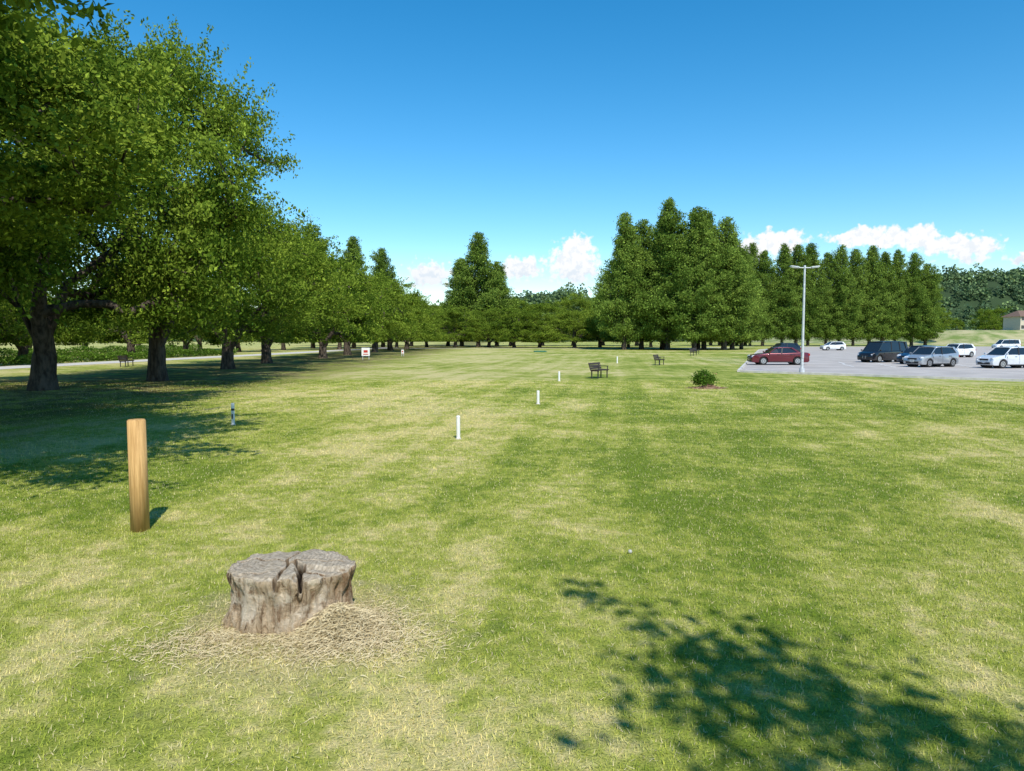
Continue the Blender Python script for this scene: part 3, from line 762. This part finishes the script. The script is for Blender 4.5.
    for sg in(-1,1):
        pil(x0-.03,x1,sg,.09,0); pil(-.05,-.12,sg,.09,1); pil(x3+.08,x2+.02,sg,.24 if style!='sedan' else .18,0)
        if style=='van': pil(-1.15,-1.15,sg,.1,1)
    bm_obj('pillars',bm,[pm,TRIMB],parent=e)
    for j,(axx,sg) in enumerate([(a,b) for a in s['ax'] for b in(-1,1)]):
        bm=bmesh.new(); Y=sg*(W/2-.12)
        add_cyl(bm,(axx,Y,wr),wr,wr,.2,0,RX(math.pi/2),28,.03)
        add_cyl(bm,(axx,sg*(W/2-.022),wr),wr*.66,wr*.62,.02,1,RX(math.pi/2*-sg),20)
        for k in range(5):
            a=k*2*math.pi/5; add_box(bm,(axx+math.cos(a)*wr*.33,sg*(W/2-.012),wr+math.sin(a)*wr*.33),(wr*.12,.012,wr*.3),2,RY(-a))
        add_cyl(bm,(axx,Y*.6,wr),ra-.02,ra-.02,.3,2,RX(math.pi/2),20)
        bm_obj('wheel_%d'%(j+1),bm,[TYRE,ALLOY,TRIMB],parent=e)
    bm=bmesh.new()
    for sg in(-1,1):
        add_box(bm,(xf-.16,sg*(W/2-.26),.68),(.24,.30,.13),0,RZ(-sg*.30)@RY(.25),.03)
        zt_=.80 if style!='van' else .95
        add_box(bm,(-xf+.07,sg*(W/2-.2),zt_),(.16,.22,.18 if style!='van' else .4),1,RZ(sg*.2),.02)
        add_box(bm,(x0-.12,sg*(W/2+.07),zb(x0)+.12),(.09,.16,.11),3,None,.02)
        for hx in((.45),(-.55)): add_box(bm,(hx-.25,sg*(W/2-.004),.80),(.16,.03,.03),2)
        for hx in(.88,-.08,-1.0): add_box(bm,(hx,sg*(W/2-.008),.58),(.012,.02,.5),2)
        add_box(bm,(0,sg*(W/2-.02),.235),(1.7,.03,.07),2)
    add_box(bm,(xf+.01,0,.6),(.03,.7,.12),2); add_box(bm,(xf+.015,0,.34),(.03,1.0,.14),2); add_box(bm,(xf+.032,0,.46),(.012,.33,.16),4)
    add_box(bm,(-xf-.035,0,.72),(.02,.33,.16),4); add_box(bm,(-xf-.015,0,.36),(.03,1.2,.14),2)
    bm_obj('trim',bm,[HEADL,TAIL,TRIMB,pm,PLATE],parent=e)
A=math.radians
car('parked_car','sedan',20.9,55.5,A(176),paint('maroon',(0.13,0.010,0.018)))
car('parked_car','hatch',33,86,A(190),paint('dark',(0.02,0.022,0.03)))
car('parked_car','hatch',54.5,120,A(180),paint('white',(0.75,0.76,0.77),0))
car('parked_minivan','van',32.3,61.5,A(205),paint('black',(0.012,0.012,0.015)))
car('parked_car','hatch',33.0,57.0,A(206),paint('navy',(0.015,0.03,0.07)))
car('parked_car','hatch',30.6,51.5,A(202),paint('silver',(0.42,0.44,0.47),.5))
car('parked_car','hatch',48.5,77,A(200),paint('white',(0.75,0.76,0.77),0))
car('parked_car','hatch',34.8,49.5,A(190),paint('pearl',(0.66,0.69,0.73),.1))
car('parked_minivan','van',93,133,A(180),paint('white',(0.75,0.76,0.77),0))
scene.view_settings.view_transform='Standard'; scene.view_settings.look='None'; scene.view_settings.exposure=0; scene.view_settings.gamma=1
